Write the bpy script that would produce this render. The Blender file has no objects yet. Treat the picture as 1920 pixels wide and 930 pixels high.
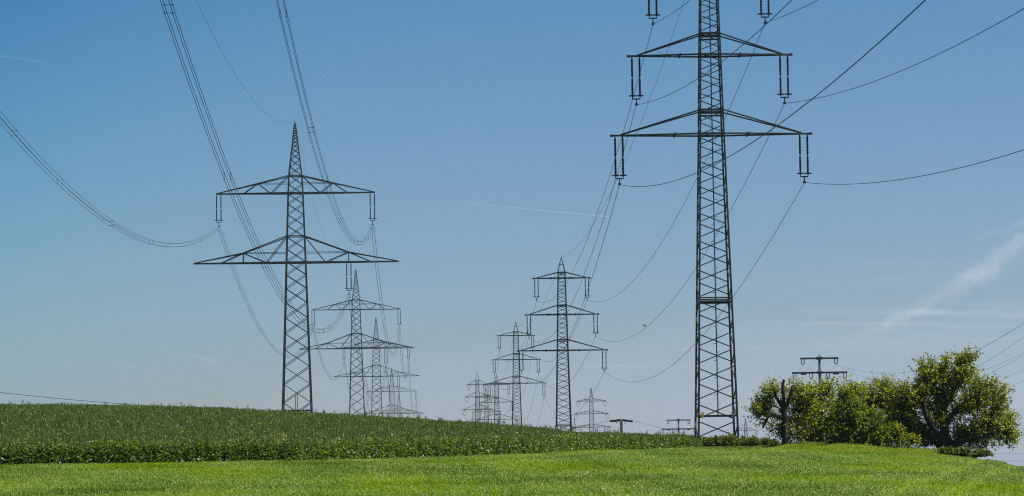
import bpy, math, random
import numpy as np
from mathutils import Matrix, Vector
R = math.radians
random.seed(7)
rng = np.random.default_rng(7)
scn = bpy.context.scene
col = scn.collection

# ------------------------------------------------------------------ camera
F = 5775.0                                   # focal length in pixels of a 1920 px wide frame
RHO = .0135                                  # small roll
TH = math.atan(425 / F)                      # pitch up
CR, SR, CT, ST = math.cos(RHO), math.sin(RHO), math.cos(TH), math.sin(TH)
cam = bpy.data.objects.new('camera', bpy.data.cameras.new('camera'))
col.objects.link(cam)
cam.data.sensor_width = 36
cam.data.lens = F / 1920 * 36
cam.data.clip_start = .2
cam.data.clip_end = 30000
_r = Vector((1, 0, 0)); _u = Vector((0, -ST, CT)); _f = Vector((0, CT, ST))
_X = CR * _r - SR * _u; _Y = SR * _r + CR * _u
cam.matrix_world = Matrix(((_X.x, _Y.x, -_f.x, 0), (_X.y, _Y.y, -_f.y, 0), (_X.z, _Y.z, -_f.z, 0), (0, 0, 0, 1)))
scn.camera = cam
scn.cycles.filter_width = 1.15
scn.cycles.use_denoising = False


def at(px, py, d):
    """World point at distance d (along +Y) seen at a place of the photograph."""
    u = (px - 960) / F; v = (465 - py) / F
    U = u * CR + v * SR; V = -u * SR + v * CR
    k = d / (CT - V * ST)
    return np.array([U * k, d, (ST + V * CT) * k])


# ------------------------------------------------------------------ light
SUN_EL, SUN_AZ = R(56), R(98)                # azimuth clockwise from +Y (view direction)
SKY_STRENGTH, SUN_STRENGTH, EXPOSURE = .0505, 5.0, .48
scn.view_settings.view_transform = 'Standard'
scn.view_settings.look = 'None'
scn.view_settings.gamma = 1
scn.view_settings.exposure = EXPOSURE
scn.view_settings.use_curve_mapping = False
sun = bpy.data.objects.new('sun', bpy.data.lights.new('sun', 'SUN'))
col.objects.link(sun)
sun.data.energy = SUN_STRENGTH
sun.data.angle = R(.53)
sun.data.color = (1, .95, .87)
_sd = Vector((math.sin(SUN_AZ) * math.cos(SUN_EL), math.cos(SUN_AZ) * math.cos(SUN_EL), math.sin(SUN_EL)))
sun.rotation_euler = _sd.to_track_quat('Z', 'Y').to_euler()
sun.location = (100, 60, 200)

world = bpy.data.worlds.new('World'); scn.world = world
world.use_nodes = True
WT = world.node_tree; WT.nodes.clear()


class E:
    """A tiny node-expression helper."""
    tree = WT
    def __init__(s, sock): s.s = sock
    @staticmethod
    def math(op, *a, clamp=False):
        n = E.tree.nodes.new('ShaderNodeMath'); n.operation = op; n.use_clamp = clamp
        for i, x in enumerate(a):
            if isinstance(x, E): E.tree.links.new(x.s, n.inputs[i])
            else: n.inputs[i].default_value = x
        return E(n.outputs[0])
    def __add__(s, o): return E.math('ADD', s, o)
    __radd__ = __add__
    def __sub__(s, o): return E.math('SUBTRACT', s, o)
    def __rsub__(s, o): return E.math('SUBTRACT', o, s)
    def __mul__(s, o): return E.math('MULTIPLY', s, o)
    __rmul__ = __mul__
    def __truediv__(s, o): return E.math('DIVIDE', s, o)
    def abs(s): return E.math('ABSOLUTE', s)
    def smooth(s, a, b):
        n = E.tree.nodes.new('ShaderNodeMapRange'); n.interpolation_type = 'SMOOTHSTEP'
        E.tree.links.new(s.s, n.inputs[0]); n.inputs[1].default_value = a; n.inputs[2].default_value = b
        return E(n.outputs[0])


def enoise(x, y, z=0.0, detail=4, rough=.6):
    c = E.tree.nodes.new('ShaderNodeCombineXYZ')
    for i, v in enumerate((x, y, z)):
        if isinstance(v, E): E.tree.links.new(v.s, c.inputs[i])
        else: c.inputs[i].default_value = v
    n = E.tree.nodes.new('ShaderNodeTexNoise')
    n.inputs['Scale'].default_value = 1; n.inputs['Detail'].default_value = detail; n.inputs['Roughness'].default_value = rough
    E.tree.links.new(c.outputs[0], n.inputs['Vector'])
    return E(n.outputs['Fac'])


def build_world():
    N, L = WT.nodes, WT.links
    out = N.new('ShaderNodeOutputWorld'); bg = N.new('ShaderNodeBackground')
    bg.inputs['Strength'].default_value = SKY_STRENGTH
    L.new(bg.outputs[0], out.inputs[0])
    sky = N.new('ShaderNodeTexSky'); sky.sky_type = 'NISHITA'; sky.sun_disc = False
    sky.sun_elevation = SUN_EL; sky.sun_rotation = SUN_AZ
    sky.altitude = 300; sky.air_density = 1.0; sky.dust_density = .6; sky.ozone_density = 3.0
    tc = N.new('ShaderNodeTexCoord')
    sp = N.new('ShaderNodeSeparateXYZ'); L.new(tc.outputs['Generated'], sp.inputs[0])
    x, y, z = E(sp.outputs[0]), E(sp.outputs[1]), E(sp.outputs[2])
    # thin cirrus and contrails, laid out by direction (100 * x/y, 100 * z/y)
    yy = E.math('MAXIMUM', y, .05)
    a = x / yy * 100; e = z / yy * 100
    ahead = y.smooth(.3, .6)

    def band(p0, p1, w0, w1, amp, kx=.6, ky=2.0, seed=0.0, lo=.35, hi=.75, soft=.25):
        q0 = at(*p0, 100.0); q1 = at(*p1, 100.0)
        dx, dy = q1[0] - q0[0], q1[2] - q0[2]; ln = math.hypot(dx, dy); dx /= ln; dy /= ln
        w0 /= 57.75; w1 /= 57.75
        da = a - q0[0]; de = e - q0[2]
        s = da * dx + de * dy
        t = de * dx - da * dy
        warp = (enoise(s * 1.1, t * .7, seed + 9.0, 2) - .5) * (1.5 * max(w0, w1))
        t = t + warp
        w = s * ((w1 - w0) / ln) + w0
        m = 1 - (t / E.math('MAXIMUM', w, .004)).abs()
        m = m.smooth(0, 1) * s.smooth(-.02 * ln, soft * ln) * (1 - s.smooth((1 - min(soft, .25)) * ln if soft < .5 else .985 * ln, 1.02 * ln))
        n = enoise(s * kx, t * ky, seed, 5, .62).smooth(lo, hi)
        return m * n * amp
    parts = [
        band((1590, 645), (1880, 490), 10, 34, .30, .45, 2.2, 1.3, .15, .7, .3),
        band((1790, 550), (1945, 422), 20, 52, .36, .4, 2.4, 2.7, .2, .75),
        band((1815, 450), (1960, 405), 7, 16, .20, .7, 4, 3.1, .3, .7),
        band((1460, 583), (2100, 590), 11, 13, .36, .25, 5, 4.4, .25, .7),
        band((1400, 604), (2100, 613), 5, 7, .22, .3, 6, 5.9, .3, .7),
        band((1550, 640), (2000, 632), 7, 5, .16, .3, 6, 6.2),
        band((1480, 655), (1660, 640), 6, 16, .24, .4, 5, 7.7),
        band((1050, 684), (1330, 690), 5, 4, .28, .4, 5, 8.3),
        band((900, 702), (1300, 708), 4, 4, .16, .3, 6, 9.1),
        band((1250, 655), (1500, 652), 5, 4, .14, .3, 6, 9.9),
        band((770, 371), (1146, 406.5), 1.0, 1.9, .25, .25, 1, 10.5, .1, .5, .6),
        band((-30, 99), (100, 121), 5, 3.5, .10, .8, 3, 11.2, .2, .7, .15),
        band((285, 655), (420, 680), 5, 7, .18, .8, 3, 12.8),
        band((100, 680), (280, 688), 9, 6, .12, .5, 3, 13.4),
    ]
    # the cirrus bands share a soft veil low on the right
    veil = e.smooth(.5, 3.0) * (1 - e.smooth(5.0, 8.5)) * a.smooth(2, 14) * enoise(a * .12, e * 1.1, 3.3, 5).smooth(.4, .75) * .12
    tot = veil
    for p_ in parts: tot = tot + p_
    tot = E.math('MULTIPLY', tot, ahead, clamp=True)
    # colour balance of the clear sky with height above the horizon (deeper blue up and to the left)
    ac = E.math('MAXIMUM', E.math('MINIMUM', a, 25.0), -20.0)
    al = E.math('MINIMUM', ac, 0.0); ar = E.math('MAXIMUM', ac, 0.0)
    ee = (e + al * al * .022 - ar * .07) / 60.0
    rp = N.new('ShaderNodeValToRGB'); els = rp.color_ramp.elements
    while len(els) < len(SKY_BALANCE): els.new(.5)
    for el, (p_, c_) in zip(els, SKY_BALANCE): el.position = p_ / 60; el.color = (c_[0] / 2, c_[1] / 2, c_[2] / 2, 1)
    L.new(ee.s, rp.inputs[0])
    dbl = N.new('ShaderNodeVectorMath'); dbl.operation = 'SCALE'; dbl.inputs['Scale'].default_value = 2
    L.new(rp.outputs[0], dbl.inputs[0])
    tint = N.new('ShaderNodeMix'); tint.data_type = 'RGBA'; tint.blend_type = 'MULTIPLY'
    tint.inputs['Factor'].default_value = 1
    L.new(sky.outputs[0], tint.inputs['A']); L.new(dbl.outputs[0], tint.inputs['B'])
    mx = N.new('ShaderNodeMix'); mx.data_type = 'RGBA'
    L.new(tot.s, mx.inputs['Factor']); L.new(tint.outputs['Result'], mx.inputs['A'])
    mx.inputs['B'].default_value = CLOUD_RGB
    L.new(mx.outputs['Result'], bg.inputs['Color'])


SKY_BALANCE = [(0, (1.12, 1.34, 1.98)), (2.1, (1.04, 1.19, 1.60)), (4.6, (.915, 1.05, 1.33)), (7.2, (.85, 1.045, 1.33)), (10.2, (.79, 1.035, 1.27)),
               (14.2, (.655, 1.01, 1.25)), (21.3, (.35, .85, 1.15)), (32, (.45, .85, 1.1)), (60, (.7, .9, 1))]
CLOUD_RGB = (9, 9.6, 10.4, 1)
build_world()


# ------------------------------------------------------------------ materials
def node_mat(name):
    m = bpy.data.materials.new(name); m.use_nodes = True
    return m, m.node_tree.nodes, m.node_tree.links, m.node_tree.nodes['Principled BSDF']


def plain_mat(name, c1, c2, scale=3.0, rough=.5, metallic=0.0, spec=.5, bump=0.0):
    m, N, L, b = node_mat(name)
    tc = N.new('ShaderNodeTexCoord')
    n = N.new('ShaderNodeTexNoise'); n.inputs['Scale'].default_value = scale; n.inputs['Detail'].default_value = 6
    L.new(tc.outputs['Object'], n.inputs['Vector'])
    r = N.new('ShaderNodeValToRGB')
    r.color_ramp.elements[0].position = .35; r.color_ramp.elements[1].position = .68
    r.color_ramp.elements[0].color = (*c1, 1); r.color_ramp.elements[1].color = (*c2, 1)
    L.new(n.outputs['Fac'], r.inputs[0]); L.new(r.outputs[0], b.inputs['Base Color'])
    b.inputs['Roughness'].default_value = rough; b.inputs['Metallic'].default_value = metallic
    b.inputs['Specular IOR Level'].default_value = spec
    if bump:
        bp = N.new('ShaderNodeBump'); bp.inputs['Strength'].default_value = bump
        L.new(n.outputs['Fac'], bp.inputs['Height']); L.new(bp.outputs[0], b.inputs['Normal'])
    return m


def leaf_mat(name, ramp, trans=.45, rough=.4, spec=.5, tint=(1.25, 1.15, .5)):
    """Two-sided leaf: reflecting and letting light through, colour by the leaf's own 'var' value."""
    m, N, L, b = node_mat(name)
    at_ = N.new('ShaderNodeAttribute'); at_.attribute_name = 'var'
    r = N.new('ShaderNodeValToRGB')
    els = r.color_ramp.elements
    while len(els) < len(ramp): els.new(.5)
    for el, (p, c) in zip(els, ramp): el.position = p; el.color = (*c, 1)
    L.new(at_.outputs['Fac'], r.inputs[0]); L.new(r.outputs[0], b.inputs['Base Color'])
    b.inputs['Roughness'].default_value = rough; b.inputs['Specular IOR Level'].default_value = spec
    t = N.new('ShaderNodeBsdfTranslucent')
    mu = N.new('ShaderNodeMix'); mu.data_type = 'RGBA'; mu.blend_type = 'MULTIPLY'; mu.inputs['Factor'].default_value = 1
    mu.inputs['B'].default_value = (*tint, 1)
    L.new(r.outputs[0], mu.inputs['A']); L.new(mu.outputs['Result'], t.inputs['Color'])
    ms = N.new('ShaderNodeMixShader'); ms.inputs[0].default_value = trans
    L.new(b.outputs[0], ms.inputs[1]); L.new(t.outputs[0], ms.inputs[2])
    L.new(ms.outputs[0], N['Material Output'].inputs['Surface'])
    return m


M = dict(
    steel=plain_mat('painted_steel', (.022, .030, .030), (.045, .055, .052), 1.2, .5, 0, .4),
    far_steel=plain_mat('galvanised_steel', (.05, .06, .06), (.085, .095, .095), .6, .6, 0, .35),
    cable=plain_mat('aluminium_cable', (.035, .037, .04), (.05, .052, .055), 2, .5, .3, .4),
    rod=plain_mat('porcelain', (.020, .014, .012), (.035, .024, .02), 5, .25, 0, .5),
    pole=plain_mat('weathered_concrete', (.035, .04, .042), (.065, .07, .07), 2, .8),
    wood=plain_mat('tarred_wood', (.025, .022, .02), (.05, .045, .04), 4, .8),
    bark=plain_mat('bark', (.012, .010, .010), (.040, .034, .030), 9, .9, 0, .2, .6),
    deadwood=plain_mat('bare_wood', (.09, .085, .08), (.2, .19, .18), 9, .85, 0, .2, .5),
    yellow=plain_mat('yellow_enamel', (.55, .38, .03), (.65, .46, .05), 9, .5),
    grey=plain_mat('grey_enamel', (.10, .12, .13), (.16, .18, .19), 9, .5),
    bird=plain_mat('dark_feathers', (.012, .012, .014), (.025, .025, .028), 20, .7),
    soil=plain_mat('soil_under_crop', (.040, .055, .014), (.075, .095, .022), 2.5, .95, 0, .1, .4),
    wheat=leaf_mat('young_wheat', [(0, (.055, .115, .002)), (.4, (.122, .225, .003)), (.75, (.185, .305, .004)), (1, (.31, .39, .05))],
                   .5, .40, .34, (1.35, 1.3, .2)),
    verge=leaf_mat('long_grass', [(0, (.10, .19, .004)), (.5, (.20, .32, .008)), (.85, (.30, .40, .03)), (1, (.52, .52, .18))], .45, .5, .25, (1.3, 1.15, .5)),
    rape=leaf_mat('rape_leaf', [(0, (.040, .080, .014)), (.45, (.085, .155, .022)), (.85, (.155, .24, .04)), (1, (.28, .33, .15))],
                  .55, .42, .8, (1.6, 1.7, .4)),
    pods=leaf_mat('rape_pod', [(0, (.038, .075, .013)), (.45, (.082, .142, .022)), (.8, (.125, .188, .032)), (1, (.20, .24, .08))], .38, .42, .4, (1.3, 1.25, .5)),
    petal=leaf_mat('rape_petal', [(0, (.55, .42, .01)), (1, (.7, .55, .02))], .4, .6, .2, (1, 1, .6)),
    cherry=leaf_mat('cherry_leaf', [(0, (.07, .10, .010)), (.35, (.170, .225, .014)), (.75, (.265, .325, .03)), (1, (.37, .42, .12))],
                    .64, .38, .4, (2.0, 1.7, .35)),
    bright=leaf_mat('bright_leaf', [(0, (.06, .105, .010)), (.5, (.135, .20, .016)), (.85, (.22, .28, .03)), (1, (.34, .38, .12))], .6, .38, .4, (1.7, 1.6, .4)),
    bramble=leaf_mat('bramble_leaf', [(0, (.05, .09, .010)), (.6, (.13, .19, .018)), (1, (.30, .34, .08))], .4, .38, .4, (1.4, 1.3, .55)),
)


# ------------------------------------------------------------------ mesh helpers
class MB:
    """Collects bars, tubes and quads, then links them as ONE mesh object."""
    def __init__(s): s.v = []; s.f = []
    def bar(s, p, q, w, w2=None, n=4):
        p = Vector(p); q = Vector(q); d = q - p
        if d.length < 1e-6: return s
        d.normalize()
        up = Vector((0, 0, 1)) if abs(d.z) < .9 else Vector((0, 1, 0))
        a = d.cross(up).normalized(); b = a.cross(d).normalized()
        w2 = w if w2 is None else w2
        k = len(s.v); ring = []
        for c, r in ((p, w / 2), (q, w2 / 2)):
            for i in range(n):
                t = math.pi * 2 * (i + .5) / n; g = 1.4142 if n == 4 else 1
                s.v.append(c + a * (math.cos(t) * r * g) + b * (math.sin(t) * r * g))
        for i in range(n):
            j = (i + 1) % n
            s.f.append((k + i, k + j, k + n + j, k + n + i))
        s.f.append(tuple(k + i for i in reversed(range(n)))); s.f.append(tuple(k + n + i for i in range(n)))
        return s
    def tube(s, pts, radii, n=6):
        pts = [Vector(p) for p in pts]
        if not hasattr(radii, '__len__'): radii = [radii] * len(pts)
        k = len(s.v); prev = None
        for i, p in enumerate(pts):
            d = (pts[min(i + 1, len(pts) - 1)] - pts[max(i - 1, 0)]).normalized()
            if prev is None:
                up = Vector((0, 0, 1)) if abs(d.z) < .9 else Vector((0, 1, 0)); a = d.cross(up).normalized()
            else: a = (prev - d * prev.dot(d)).normalized()
            prev = a; b = d.cross(a)
            for j in range(n):
                t = 2 * math.pi * j / n
                s.v.append(p + a * (math.cos(t) * radii[i]) + b * (math.sin(t) * radii[i]))
        for i in range(len(pts) - 1):
            for j in range(n):
                j2 = (j + 1) % n
                s.f.append((k + i * n + j, k + i * n + j2, k + (i + 1) * n + j2, k + (i + 1) * n + j))
        s.f.append(tuple(k + j for j in reversed(range(n))))
        s.f.append(tuple(k + (len(pts) - 1) * n + j for j in range(n)))
        return s
    def box(s, lo, hi):
        k = len(s.v)
        for z in (lo[2], hi[2]):
            for x, y in ((lo[0], lo[1]), (hi[0], lo[1]), (hi[0], hi[1]), (lo[0], hi[1])): s.v.append((x, y, z))
        s.f += [(k + 3, k + 2, k + 1, k), (k + 4, k + 5, k + 6, k + 7)]
        for i in range(4):
            j = (i + 1) % 4; s.f.append((k + i, k + j, k + 4 + j, k + 4 + i))
        return s
    def build(s, name, mat, parent=None, smooth=False):
        me = bpy.data.meshes.new(name); me.from_pydata([tuple(x) for x in s.v], [], s.f)
        if smooth: me.polygons.foreach_set('use_smooth', [True] * len(me.polygons))
        me.materials.append(mat)
        o = bpy.data.objects.new(name, me); col.objects.link(o)
        if parent: o.parent = parent
        return o


def quads_obj(name, V, Q, mat, var=None, parent=None):
    """Mesh from numpy arrays: V (n,3) vertices, Q (m,4) quads, var (n,) per-vertex value."""
    me = bpy.data.meshes.new(name)
    me.vertices.add(len(V)); me.vertices.foreach_set('co', V.astype(np.float32).ravel())
    me.loops.add(Q.size); me.loops.foreach_set('vertex_index', Q.astype(np.int32).ravel())
    me.polygons.add(len(Q))
    me.polygons.foreach_set('loop_start', np.arange(0, Q.size, 4, dtype=np.int32))
    me.update(calc_edges=True)
    if var is not None:
        a = me.attributes.new('var', 'FLOAT', 'POINT'); a.data.foreach_set('value', var.astype(np.float32))
    me.materials.append(mat)
    o = bpy.data.objects.new(name, me); col.objects.link(o)
    if parent: o.parent = parent
    return o


def tag(o, label, cat, group=None, kind=None):
    o['label'] = label; o['category'] = cat
    if group: o['group'] = group
    if kind: o['kind'] = kind
    return o


def thing(name, label, cat, loc=(0, 0, 0), rz=0, group=None):
    o = bpy.data.objects.new(name, None); col.objects.link(o)
    o.location = tuple(loc); o.rotation_euler = (0, 0, rz)
    return tag(o, label, cat, group)


def copy_tree(o, parent=None):
    c = o.copy(); col.objects.link(c)
    if parent: c.parent = parent
    for ch in list(o.children): copy_tree(ch, c)
    return c


# ------------------------------------------------------------------ terrain
def zpy(px, py, d): return at(px, py, d)[2]


CROP_H = 1.3
COLS = [  # photo column -> (distance, height) knots
    (-500, [(90, zpy(-300, 932, 90)), (140, zpy(-300, 879, 140)), (330, zpy(-100, 766, 330) - CROP_H), (450, 5.6), (806, 7.1), (1076, 8.4), (1420, 2.3), (1750, -.6), (2500, -12), (9000, -50)]),
    (0, [(90, zpy(0, 931, 90)), (144, zpy(0, 876, 144)), (330, zpy(0, 766, 330) - CROP_H), (450, 5.6), (806, 7.1), (1076, 8.4), (1420, 2.3), (1750, -.6), (2500, -12), (9000, -50)]),
    (250, [(90, zpy(250, 931, 90)), (147, zpy(250, 873, 147)), (330, zpy(250, 767, 330) - CROP_H), (450, 5.4), (806, 7.1), (1076, 8.4), (1420, 2.3), (1750, -.6), (2500, -12), (9000, -50)]),
    (550, [(90, zpy(550, 931, 90)), (152, zpy(550, 868, 152)), (325, zpy(550, 778, 325) - CROP_H), (450, 5), (806, 7.1), (1076, 8.4), (1420, 2.3), (1750, -.6), (2500, -12), (9000, -50)]),
    (760, [(90, zpy(760, 931, 90)), (162, zpy(760, 863, 162)), (310, zpy(760, 789, 310) - CROP_H), (450, 3), (806, 4), (1076, 4), (1420, 1), (1750, -2), (2500, -12), (9000, -50)]),
    (1000, [(90, zpy(1000, 931, 90)), (175, zpy(1000, 854, 175)), (290, zpy(1000, 805, 290) - CROP_H), (472, -2.2), (717, .1), (990, -3.3), (1180, -2.6), (1400, -7), (2500, -15), (9000, -50)]),
    (1150, [(90, zpy(1150, 931, 90)), (190, zpy(1150, 848, 190)), (270, zpy(1150, 824, 270) - CROP_H), (350, 1.2), (472, -2.2), (717, -3), (990, -5), (1400, -9), (2500, -15), (9000, -50)]),
    (1320, [(90, zpy(1320, 931, 90)), (205, zpy(1320, 841, 205)), (225, zpy(1320, 837, 225)), (300, .6), (613, -1.5), (1130, -8), (2500, -15), (9000, -50)]),
    (1480, [(90, zpy(1480, 931, 90)), (182, zpy(1480, 849, 182)), (197, zpy(1480, 842, 197)), (215, zpy(1480, 839, 215)), (300, -.2), (380, -1), (613, -2.5), (1130, -8), (2500, -15), (9000, -50)]),
    (1760, [(90, zpy(1760, 931, 90)), (178, zpy(1760, 860, 178)), (192, zpy(1760, 854, 192)), (206, zpy(1760, 852, 206)), (300, -1.2), (380, -2), (613, -4), (1130, -9), (2500, -16), (9000, -50)]),
    (1860, [(90, zpy(1860, 931, 90)), (178, zpy(1860, 868, 178)), (200, zpy(1860, 865, 178) - .25), (300, -3.2), (613, -7), (1130, -12), (2500, -18), (9000, -50)]),
    (1925, [(90, zpy(1925, 931, 90)), (160, zpy(1925, 882, 160)), (200, -1.3), (300, -4.5), (613, -8), (1130, -13), (2500, -18), (9000, -50)]),
    (2300, [(90, -1.4), (160, -1.8), (200, -3), (300, -6), (613, -9), (1130, -13), (2500, -18), (9000, -50)]),
]
NEAR = [(-400, -6.0), (-30, -2.0), (0, -1.65), (25, -1.5)]


def pchip(x, y, q):
    h = np.diff(x); dl = np.diff(y) / h
    m = np.zeros_like(y)
    for i in range(1, len(x) - 1):
        if dl[i - 1] * dl[i] > 0:
            w1 = 2 * h[i] + h[i - 1]; w2 = h[i] + 2 * h[i - 1]
            m[i] = (w1 + w2) / (w1 / dl[i - 1] + w2 / dl[i])
    m[0] = dl[0]; m[-1] = dl[-1]
    k = np.clip(np.searchsorted(x, q) - 1, 0, len(x) - 2)
    t = (q - x[k]) / h[k]
    return ((1 + 2 * t) * (1 - t) ** 2 * y[k] + t * (1 - t) ** 2 * h[k] * m[k] + t * t * (3 - 2 * t) * y[k + 1] + t * t * (t - 1) * h[k] * m[k + 1])


DG = np.concatenate([np.arange(-400, 60, 10.), np.arange(60, 400, 2.), np.arange(400, 2000, 20.), np.arange(2000, 9001, 200.)])
ZT = []
AC = []
for px, kn in COLS:
    pts = NEAR + kn
    ZT.append(pchip(np.array([p[0] for p in pts], float), np.array([p[1] for p in pts], float), DG))
    AC.append((px - 965) / F)
ZT = np.array(ZT); AC = np.array(AC)
# resample across columns smoothly
AG = np.linspace(AC[0], AC[-1], 120)
ZG = np.stack([pchip(AC, ZT[:, j], AG) for j in range(ZT.shape[1])], 1)


def ground(x, y):
    x = np.asarray(x, float); y = np.asarray(y, float)
    a = np.clip(np.where(y > 20, x / np.maximum(y, 20), x / 20), AG[0], AG[-1])
    yy = np.clip(y, DG[0], DG[-1])
    ia = np.clip(((a - AG[0]) / (AG[1] - AG[0])).astype(int), 0, len(AG) - 2); ta = (a - AG[ia]) / (AG[1] - AG[0])
    j = np.clip(np.searchsorted(DG, yy) - 1, 0, len(DG) - 2); tj = (yy - DG[j]) / (DG[j + 1] - DG[j])
    z0 = ZG[ia, j] * (1 - tj) + ZG[ia, j + 1] * tj
    z1 = ZG[ia + 1, j] * (1 - tj) + ZG[ia + 1, j + 1] * tj
    return z0 * (1 - ta) + z1 * ta


def gz(x, y): return float(ground(x, y))


def build_ground():
    def axis(lo, hi, fine_lo, fine_hi, step):
        a = [fine_lo]
        b = list(np.arange(fine_lo, fine_hi + .01, step)); s = step
        v = fine_hi
        while v < hi: s *= 1.25; v = min(v + s, hi); b.append(v)
        s = step; v = fine_lo; pre = []
        while v > lo: s *= 1.25; v = max(v - s, lo); pre.append(v)
        return np.array(pre[::-1] + b)
    X = axis(-6000, 6000, -75, 60, 1.5); Y = axis(-300, 8800, 60, 420, 3.0)
    gx, gy = np.meshgrid(X, Y)
    V = np.stack([gx.ravel(), gy.ravel(), ground(gx.ravel(), gy.ravel())], 1)
    nx = len(X); i, j = np.meshgrid(np.arange(nx - 1), np.arange(len(Y) - 1)); k = (j * nx + i).ravel()
    Q = np.stack([k, k + 1, k + nx + 1, k + nx], 1)
    o = quads_obj('ground', V, Q, M['soil'])
    o.data.polygons.foreach_set('use_smooth', [True] * len(o.data.polygons))
    o['kind'] = 'structure'; o['label'] = 'gently rising farmland under the wheat and rape fields'
    return o


build_ground()


# ------------------------------------------------------------------ lattice pylons
def interp(pts, h):
    xs = [p[0] for p in pts]; ys = [p[1] for p in pts]
    return float(np.interp(h, xs, ys))


def lattice(root, prof, arms, peak, leg_w, diag_w, ratio, mat, gap=1.0, rings=(), foot=1.2, xface=True):
    """Square lattice tower: four legs, one bracing, one mesh per crossarm and per insulator set."""
    top = prof[-1][0]
    for sx in (-1, 1):
        for sy in (-1, 1):
            mb = MB(); hs = [-foot] + [p[0] for p in prof if p[0] > 0]
            for h0, h1 in zip(hs, hs[1:]):
                w0 = interp(prof, max(h0, 0)) / 2 + (.06 * -h0 / 2 if h0 < 0 else 0); w1 = interp(prof, h1) / 2
                f0 = leg_w * (1 - .35 * max(h0, 0) / top); f1 = leg_w * (1 - .35 * h1 / top)
                mb.bar((sx * w0, sy * w0, h0), (sx * w1, sy * w1, h1), f0, f1)
            mb.build('leg', mat, root)
    br = MB()
    h = .15
    k = 0
    while h < top - .25:
        w = interp(prof, h); dh = max(w * ratio, .35)
        if h + dh > top: dh = top - h
        h2 = h + dh; a, b = w / 2, interp(prof, h2) / 2
        g = dh * (1 - gap) / 2
        a2, b2 = interp(prof, h + g) / 2, interp(prof, h2 - g) / 2
        dw = diag_w * (1 - .3 * h / top)
        for r in range(4):
            def rot(p):
                x, y, z = p
                return [(x, y, z), (-y, x, z), (-x, -y, z), (y, -x, z)][r]
            if xface or k % 2: br.bar(rot((-a2, -a2, h + g)), rot((b2, -b2, h2 - g)), dw)
            if xface or not k % 2: br.bar(rot((a2, -a2 - dw * .6, h + g)), rot((-b2, -b2 - dw * .6, h2 - g)), dw)
        h = h2; k += 1
    for hr, tw in rings:
        w = interp(prof, hr) / 2
        for r in range(4):
            p = [(-w, -w), (w, -w), (w, w), (-w, w)]
            (x0, y0), (x1, y1) = p[r], p[(r + 1) % 4]
            br.bar((x0, y0, hr), (x1, y1, hr), tw)
    br.build('bracing', mat, root)
    for A in arms:
        h, L_, ap = A['h'], A['half'], A['apex']
        w = interp(prof, h) / 2; wa = interp(prof, ap) / 2; c = A['chord']; t = A['tie']
        mb = MB()
        if A['style'] == 'tie':
            for sx in (-1, 1):
                for sy in (-1, 1):
                    mb.bar((0, sy * w, h), (sx * w, sy * w, h), c)
                    mb.bar((sx * w, sy * w, h), (sx * L_, sy * .09, h), c, c * .8)
                    mb.bar((sx * wa, sy * wa, ap), (sx * (L_ - A.get('inset', .6)), sy * .07, h + c * .5), t)
                    if A.get('plates'):
                        xm = w + (L_ - w) * .28; ym = w + (.09 - w) * .28
                        mb.box((sx * xm - .06, sy * ym - .06, h - c * .95), (sx * xm + .06, sy * ym + .06, h + c * .95))
                mb.box((sx * L_ - .12, -.16, h - c * .62), (sx * L_ + .12, .16, h + c * .62))
                for f_ in (.3, .55, .8):
                    x = sx * (w + (L_ - w) * f_); y = w + (.09 - w) * f_
                    mb.bar((x, -y, h), (x, y, h), c * .6)
        else:
            kn = A['knee']                      # (x, z) bend of the top chord
            for sx in (-1, 1):
                def P(x, z, sy): return (sx * x, sy * max(w * (1 - (x - w) / (L_ - w)), .06), z)
                for sy in (-1, 1):
                    mb.bar((0, sy * w, h), (sx * w, sy * w, h), c)
                    mb.bar(P(w, h, sy), P(L_, h, sy), c)
                    mb.bar((sx * wa, sy * wa, ap), P(kn[0], kn[1], sy), t)
                    mb.bar(P(kn[0], kn[1], sy), P(L_, h + .05, sy), t)
                    for (x0, z0), (x1, z1) in A['web']:
                        if x0 is None: mb.bar((sx * wa, sy * wa, ap), P(x1, z1, sy), t * .75)
                        else: mb.bar(P(x0, z0, sy), P(x1, z1, sy), t * .75)
                    mb.bar(P(kn[0], kn[1], sy), (sx * w, sy * w, kn[1]), t * .5)
                n = 7
                for i in range(n):              # plan bracing of the lower chord
                    xa = w + (L_ - w) * i / n; xb = w + (L_ - w) * (i + 1) / n
                    s_ = 1 if i % 2 else -1
                    mb.bar(P(xa, h, s_), P(xb, h, -s_), t * .6)
                mb.bar(P(kn[0], kn[1], 1), P(kn[0], kn[1], -1), t * .6)
        mb.build('crossarm', mat, root)
        for x in A.get('ins', ()):
            insulator(root, x, h - c * .5, A['drop'], A['sep'], A['rod_r'], A.get('loop'))
    # earth-wire peak
    mb = MB(); w = interp(prof, top) / 2
    if peak['h'] > top:
        for sx in (-1, 1):
            for sy in (-1, 1):
                mb.bar((sx * w, sy * w, top), (sx * .05, sy * .05, peak['h']), leg_w * .6, leg_w * .4)
        if peak.get('mid'):
            f_ = .55; z = top + (peak['h'] - top) * f_; ww = w * (1 - f_) + .05 * f_
            for sx in (-1, 1):
                mb.bar((-ww, sx * ww, z), (ww, sx * ww, z), diag_w); mb.bar((sx * ww, -ww, z), (sx * ww, ww, z), diag_w)
    mb.bar((0, 0, peak['h'] - .1), (0, 0, peak['h'] + peak.get('tip', .25)), .1, .06)
    mb.build('peak', mat, root)


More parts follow.
